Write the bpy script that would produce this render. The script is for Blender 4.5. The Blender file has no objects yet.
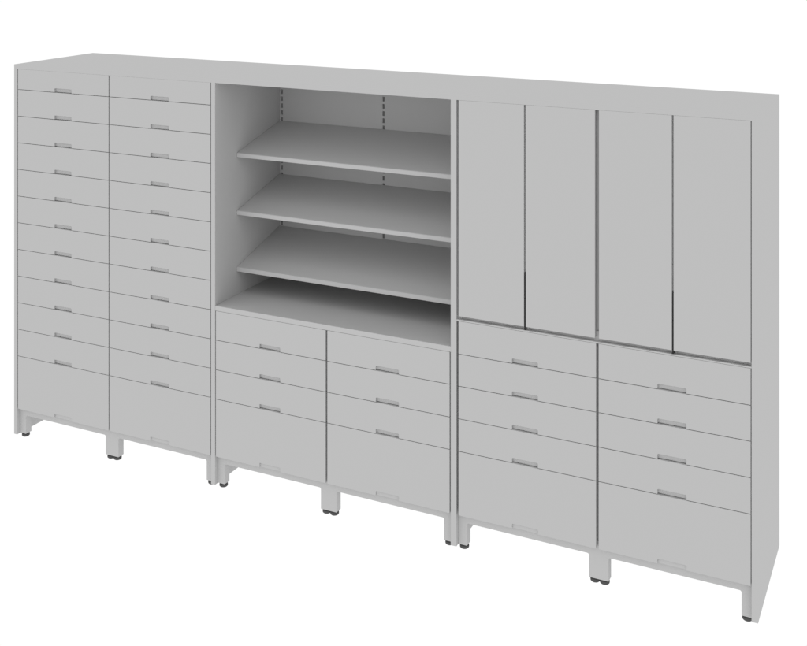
import bpy, bmesh, math

# ------------------------------------------------------------------ scene, world, camera
scene = bpy.context.scene
COL = scene.collection
world = bpy.data.worlds.new("World"); scene.world = world
world.use_nodes = True
wn = world.node_tree
wn.nodes['Background'].inputs['Color'].default_value = (1, 1, 1, 1)
wn.nodes['Background'].inputs['Strength'].default_value = 1.02   # evenly lit white studio

cam_d = bpy.data.cameras.new('camera'); cam = bpy.data.objects.new('camera', cam_d)
COL.objects.link(cam); scene.camera = cam
FW = (-0.4327, 0.9016)
cam.location = (4.3575, -4.4227, 2.613)
cam.rotation_euler = (math.pi/2, 0, math.asin(0.4327))
cam_d.sensor_width = 36
cam_d.lens = 36*1135/807
cam_d.shift_y = -394/807
cam_d.clip_end = 500

scene.view_settings.view_transform = 'Standard'
scene.view_settings.look = 'None'
scene.view_settings.exposure = 0
scene.view_settings.gamma = 1

# ------------------------------------------------------------------ materials
def mat(name, col, rough=0.6, spec=0.0, var=0.004, bump=0.0):
    m = bpy.data.materials.new(name); m.use_nodes = True
    nt = m.node_tree; b = nt.nodes['Principled BSDF']
    b.inputs['Roughness'].default_value = rough
    b.inputs['Specular IOR Level'].default_value = spec
    tc = nt.nodes.new('ShaderNodeTexCoord')
    n = nt.nodes.new('ShaderNodeTexNoise'); n.inputs['Scale'].default_value = 2.3
    n.inputs['Detail'].default_value = 4
    nt.links.new(tc.outputs['Object'], n.inputs['Vector'])
    r = nt.nodes.new('ShaderNodeMapRange')
    r.inputs['To Min'].default_value = 1-var; r.inputs['To Max'].default_value = 1+var
    nt.links.new(n.outputs['Fac'], r.inputs['Value'])
    mx = nt.nodes.new('ShaderNodeVectorMath'); mx.operation = 'SCALE'
    mx.inputs[0].default_value = col
    nt.links.new(r.outputs['Result'], mx.inputs['Scale'])
    nt.links.new(mx.outputs['Vector'], b.inputs['Base Color'])
    if bump:
        f = nt.nodes.new('ShaderNodeTexNoise'); f.inputs['Scale'].default_value = 900
        nt.links.new(tc.outputs['Object'], f.inputs['Vector'])
        bp = nt.nodes.new('ShaderNodeBump'); bp.inputs['Strength'].default_value = bump
        bp.inputs['Distance'].default_value = 0.0003
        nt.links.new(f.outputs['Fac'], bp.inputs['Height'])
        nt.links.new(bp.outputs['Normal'], b.inputs['Normal'])
    return m

ALB = 0.508
M_PAINT = mat('grey_powder_coat', (ALB, ALB, ALB))
M_DARK = mat('black_rubber', (0.095, 0.095, 0.095), 0.7)
M_SLOT_SHADE = mat('slot_shade_grey', (0.25, 0.25, 0.25), 0.6)
M_GAP_SHADE = mat('black_gap_shade', (0.04, 0.04, 0.04), 0.6)  # interior shade of the lower door gaps, put in as colour

# ------------------------------------------------------------------ mesh helpers
def box(bm, x0, x1, y0, y1, z0, z1):
    vs = [bm.verts.new(p) for p in ((x0,y0,z0),(x1,y0,z0),(x1,y1,z0),(x0,y1,z0),
                                    (x0,y0,z1),(x1,y0,z1),(x1,y1,z1),(x0,y1,z1))]
    for f in ((0,3,2,1),(4,5,6,7),(0,1,5,4),(1,2,6,5),(2,3,7,6),(3,0,4,7)):
        bm.faces.new([vs[i] for i in f])

def prism_y(bm, pts, y0, y1):
    """outline in x, z (anticlockwise from the front) extruded from y0 back to y1"""
    a = [bm.verts.new((x, y0, z)) for x, z in pts]
    b = [bm.verts.new((x, y1, z)) for x, z in pts]
    bm.faces.new(a); bm.faces.new(b[::-1])
    n = len(pts)
    for i in range(n):
        j = (i+1) % n
        bm.faces.new((a[j], a[i], b[i], b[j]))

def prism_x(bm, pts, x0, x1):
    """outline in y, z extruded along x"""
    a = [bm.verts.new((x0, y, z)) for y, z in pts]
    b = [bm.verts.new((x1, y, z)) for y, z in pts]
    bm.faces.new(a); bm.faces.new(b[::-1])
    n = len(pts)
    for i in range(n):
        j = (i+1) % n
        bm.faces.new((a[j], a[i], b[i], b[j]))

def lathe(bm, prof, cx, cy, n=32):
    rings = []
    for r, z in prof:
        rings.append([bm.verts.new((cx+r*math.cos(2*math.pi*k/n), cy+r*math.sin(2*math.pi*k/n), z)) for k in range(n)])
    for a, b in zip(rings, rings[1:]):
        for k in range(n):
            bm.faces.new((a[k], a[(k+1) % n], b[(k+1) % n], b[k]))
    bm.faces.new(rings[0][::-1]); bm.faces.new(rings[-1])

def obj(name, bm, m, parent=None, bevel=0.0, label=None, group=None, loc=None):
    bmesh.ops.recalc_face_normals(bm, faces=bm.faces)
    me = bpy.data.meshes.new(name); bm.to_mesh(me); bm.free()
    o = bpy.data.objects.new(name, me); COL.objects.link(o)
    me.materials.append(m)
    if parent: o.parent = parent
    if loc: o.location = loc
    if bevel:
        md = o.modifiers.new('bevel', 'BEVEL'); md.width = bevel; md.segments = 2
        md.limit_method = 'ANGLE'; md.angle_limit = math.radians(50)
    if label: o['label'] = label
    if group: o['group'] = group
    return o

def B(*boxes):
    bm = bmesh.new()
    for b in boxes: box(bm, *b)
    return bm

# ------------------------------------------------------------------ key dimensions (metres)
W, DEP, HT = 3.7131, 0.600, 1.9135
SLAB = 1.8905                      # underside of the top panel
BOT = 0.1345                       # underside of the lowest drawers
PANELS = [(0.0, 0.0205), (1.2305, 1.2530), (2.4568, 2.4822), (3.6895, 3.7131)]   # upright panels reaching the floor
PZ = 0.002

cab = bpy.data.objects.new('storage_cabinet', None); COL.objects.link(cab)
cab['label'] = 'long grey steel cabinet wall with drawers, four doors and open slanted shelves on short legs'
cab['category'] = 'storage cabinet'

# top, uprights, back, bottoms
obj('top_panel', B((0, W, 0, DEP, SLAB, HT)), M_PAINT, cab)
for i, (a, b) in enumerate(PANELS):
    nm = 'side_panel' if i in (0, 3) else 'partition_panel'
    obj(nm, B((a, b, 0, DEP, PZ, SLAB)), M_PAINT, cab)
UPR, UW = (1.2657, 1.8518, 2.4440), 0.0240   # slotted uprights let into the back wall
bays = [(PANELS[i][1], PANELS[i+1][0]) for i in range(3)]
for (a, b) in bays:
    if a == bays[1][0]:
        xs = [a+0.0002] + [x+s*UW/2 for x in UPR for s in (-1, 1)] + [b-0.0002]
        bm = B((a+0.0005, b-0.0005, 0.5835, 0.597, BOT+0.001, SLAB-0.001))
        for x0, x1 in zip(xs[0::2], xs[1::2]):
            if x1-x0 > 0.002: box(bm, x0, x1, 0.5720, 0.5833, 0.8440, SLAB-0.0005)
        obj('back_panel', bm, M_PAINT, cab)
    else:
        obj('back_panel', B((a+0.0005, b-0.0005, 0.583, 0.597, BOT+0.001, SLAB-0.001)), M_PAINT, cab)
    obj('bottom_panel', B((a+0.0005, b-0.0005, 0.040, 0.582, 0.112, 0.130)), M_PAINT, cab)

# ------------------------------------------------------------------ legs, base rails, feet
def foot(leg, x, y):
    bm = bmesh.new()
    lathe(bm, [(0.012, -0.0160), (0.0165, -0.0150), (0.0195, -0.0120), (0.0200, -0.0075), (0.0195, -0.0025), (0.015, -0.0005), (0.007, 0.0), (0.007, 0.0038)], x, y)
    return obj('foot', bm, M_DARK, leg)

DIV = [0.6231, 1.8526, 3.0934]     # centre line between the two columns of each bay
LW = 0.040
RF, RB = 0.0212, 0.0392            # front and back of the base rail
Z0, Z1 = 0.0990, 0.1568
def leg(x0, x1, feet, sides):
    """square post, with a small radius where it meets the rail above"""
    r = 0.008
    bm = bmesh.new()
    box(bm, x0, x1, RF, 0.060, 0.004, Z0)
    for s in sides:
        x = x1 if s > 0 else x0
        arc = [(x+s*r*(1-math.sin(t)), Z0-r*(1-math.cos(t))) for t in [k*math.pi/2/8 for k in range(9)]]
        prism_y(bm, [(x, Z0)] + arc, RF, RB)
    l = obj('leg', bm, M_PAINT, cab)
    for fx in feet: foot(l, fx, 0.0405)
for (a, b), d in zip(bays, DIV):
    obj('base_rail', B((a+0.0004, b-0.0004, RF, RB, Z0, Z1)), M_PAINT, cab)
    leg(a+0.0004, a+LW, (a+0.021,), (1,))
    leg(d-LW, d+LW, (d-0.0195, d+0.0195), (-1, 1))
    leg(b-LW, b-0.0004, (b-0.021,), (-1,))

# ------------------------------------------------------------------ drawers
NW, NH = 0.112, 0.0195             # finger notch
TH = 0.018
GAP = 0.0026
def drawer(x0, x1, z0, z1, cx, tall=False, y=0.0):
    g = GAP/2
    a, b, lo, hi = x0, x1, z0+g, z1-g
    n0, n1, r = cx-NW/2, cx+NW/2, 0.004
    pts = [(a, lo), (n0, lo), (n0, lo+NH-r), (n0+r*0.3, lo+NH-r*0.3), (n0+r, lo+NH),
           (n1-r, lo+NH), (n1-r*0.3, lo+NH-r*0.3), (n1, lo+NH-r), (n1, lo), (b, lo), (b, hi), (a, hi)]
    if z1 > SLAB: pts[-2:] = [(b, SLAB-0.0003), (a, SLAB-0.0003)]
    bm = bmesh.new()
    prism_y(bm, pts, y, y+TH)
    o = obj('drawer', bm, M_PAINT, cab, 0.0006, 'tall bottom drawer' if tall else None, 'drawers of the cabinet')
    # the drawer box behind the front closes the finger notch
    bm = B((a+0.012, b-0.012, y+TH+0.0005, 0.56, 0.1575 if tall else lo-0.008, hi-0.014))
    obj('drawer_box', bm, M_PAINT, o)
    # shallow finger plate closing the notch
    e = 0.0002
    obj('finger_plate', B((n0+e, n1-e, 0.0065 if tall else 0.0105, TH+0.0003, lo+0.0003, lo+NH-e)), M_PAINT, o)
    return o

Z12 = [BOT] + [0.4085+0.1376*k for k in range(10)] + [1.7848, SLAB]
Z12[11] = 1.7848
Z12 = [BOT] + [0.4085+(1.7848-0.4085)/10*k for k in range(11)] + [SLAB+0.0003]
def column(x0, x1, zs, cx):
    for i in range(len(zs)-1):
        drawer(x0, x1, zs[i], zs[i+1], cx, i == 0)

# left bay: two columns of twelve
column(0.0265, 0.6188, Z12, 0.3270)
column(0.6274, 1.2250, Z12, 0.9315)
# middle bay: two columns of four under the shelves
ZM = [BOT, 0.4060, 0.5435, 0.6825, 0.8208]
column(1.2575, 1.8480, ZM, 1.5550)
column(1.8572, 2.4510, ZM, 2.1560)
# right bay: two columns of five under the doors
ZR = [BOT, 0.4065, 0.5440, 0.6818, 0.8175, 0.9575]
column(2.4920, 3.0880, ZR, 2.7880)
column(3.0990, 3.6860, ZR, 3.3900)

# posts behind the vertical gaps, each with a narrow lip standing in the gap
S_ = SLAB-0.0005
def post(g0, g1, z0, z1, lip=0.012, w0=0.008, w1=0.008):
    e = 0.0004
    obj('post', B((g0+e, g1-e, lip, TH+0.0003, z0, z1), (g0-w0, g1+w1, TH+0.0003, 0.021, z0, z1)), M_PAINT, cab)
for g0, g1, z1, w0, w1 in ((0.0205, 0.0265, S_, -.0004, .008), (0.6188, 0.6274, S_, .008, .008), (1.2250, 1.2305, S_, .008, -.0004),
                   (1.2530, 1.2575, .8200, -.0004, .008), (1.8480, 1.8572, .8200, .008, .008), (2.4510, 2.4568, .8200, .008, -.0004),
                   (2.4822, 2.4920, .9570, -.0004, .008), (3.0880, 3.0990, .9570, .008, .008), (3.6860, 3.6895, .9570, .008, -.0004),
                   ):
    if g1-g0 > .009:      # wider gaps in the middle and right bays: the post stands further back
        obj('post', B((g0-w0, g1+w1, 0.0270, 0.0350, 0.1572, z1)), M_PAINT, cab)
    else:
        post(g0, g1, 0.1572, z1, 0.011, w0, w1)
obj('post', B((3.0755, 3.1080, 0.0260, 0.0400, 1.0005, S_), (3.0755, 3.1080, 0.0200, 0.0219, 0.9627, 1.0003)), M_PAINT, cab)
for g0, g1, w0, w1 in ((2.4822, 2.4935, -.0004, .008), (3.6862, 3.6895, .008, -.0004)):
    post(g0, g1, 0.9627, S_, 0.0165, w0, w1)

# ------------------------------------------------------------------ open shelving
sx0, sx1 = bays[1]
obj('shelf_deck', B((sx0+0.0003, sx1-0.0003, 0.0005, 0.5825, 0.8205, 0.8435)), M_PAINT, cab, 0.0008)
for zf, up in ((1.5305, 0.097), (1.2515, 0.101), (0.9775, 0.109)):
    yf, yb, th = 0.180, 0.571, 0.021
    pts = [(yf, zf-th), (yb, zf+up-0.012), (yb, zf+up), (yf+0.003, zf), (yf, zf-0.002)]
    bm = bmesh.new(); prism_x(bm, pts, sx0+0.001, sx1-0.001)
    obj('shelf', bm, M_PAINT, cab, 0.0006)
# slotted uprights let into the back wall
for xc in UPR:
    bm = bmesh.new()
    w, sw, pitch, sh = UW-0.0004, 0.0120, 0.0355, 0.0225
    y0, y1 = 0.5722, 0.5736
    top = SLAB-0.001
    box(bm, xc-w/2, xc-sw/2, y0, 0.5832, 0.8440, top)
    box(bm, xc+sw/2, xc+w/2, y0, 0.5832, 0.8440, top)
    zt = top; z = 1.776 + 3*pitch - sh/2
    while z > 0.86:
        if z+sh < top: box(bm, xc-sw/2, xc+sw/2, y0, y1, z+sh, zt)
        zt = z; z -= pitch
    box(bm, xc-sw/2, xc+sw/2, y0, y1, 0.8440, zt)
    u = obj('slotted_upright', bm, M_PAINT, cab)
    obj('slot_shade_lining', B((xc-sw/2+0.0003, xc+sw/2-0.0003, 0.5800, 0.5831, 0.845, top-0.001)), M_SLOT_SHADE, u)  # backing coloured darker to deepen the shade inside the slots

# ------------------------------------------------------------------ doors
obj('door_rail', B((bays[2][0]+0.0004, bays[2][1]-0.0004, 0.0004, 0.030, 0.9573, 0.9625),
    (2.4830, 3.6890, 0.0222, 0.0300, 0.9627, 1.0)), M_PAINT, cab)
DB, DT = 0.9775, 1.8901
def door(x0, x1, side):
    o = obj('door', B((x0, x1, 0, TH, DB, DT)), M_PAINT, cab, 0.0008, None, 'doors of the cabinet')
    return o
doors = [(2.4935, 2.7838, 1), (2.7920, 3.0835, -1), (3.1000, 3.3900, 1), (3.3970, 3.6862, -1)]
for i, (a, b, s) in enumerate(doors):
    o = door(a, b, s)
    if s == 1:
        # black strip painting in the dark interior seen through the door gap
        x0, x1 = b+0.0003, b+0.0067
        obj('gap_shade_strip', B((x0, x1, 0.003, 0.0172, 0.9630, 1.0925), (x0, x1, 0.003, 0.0172, 1.0950, 1.1990)), M_GAP_SHADE, o)
for g0, g1, zp in ((2.7838, 2.7920, 1.1995), (3.3900, 3.3970, 1.2045)):
    post(g0, g1, zp, S_, 0.0125)
    obj('post', B((g0-0.008, g1+0.008, TH+0.0003, 0.021, 0.963, zp)), M_PAINT, cab)
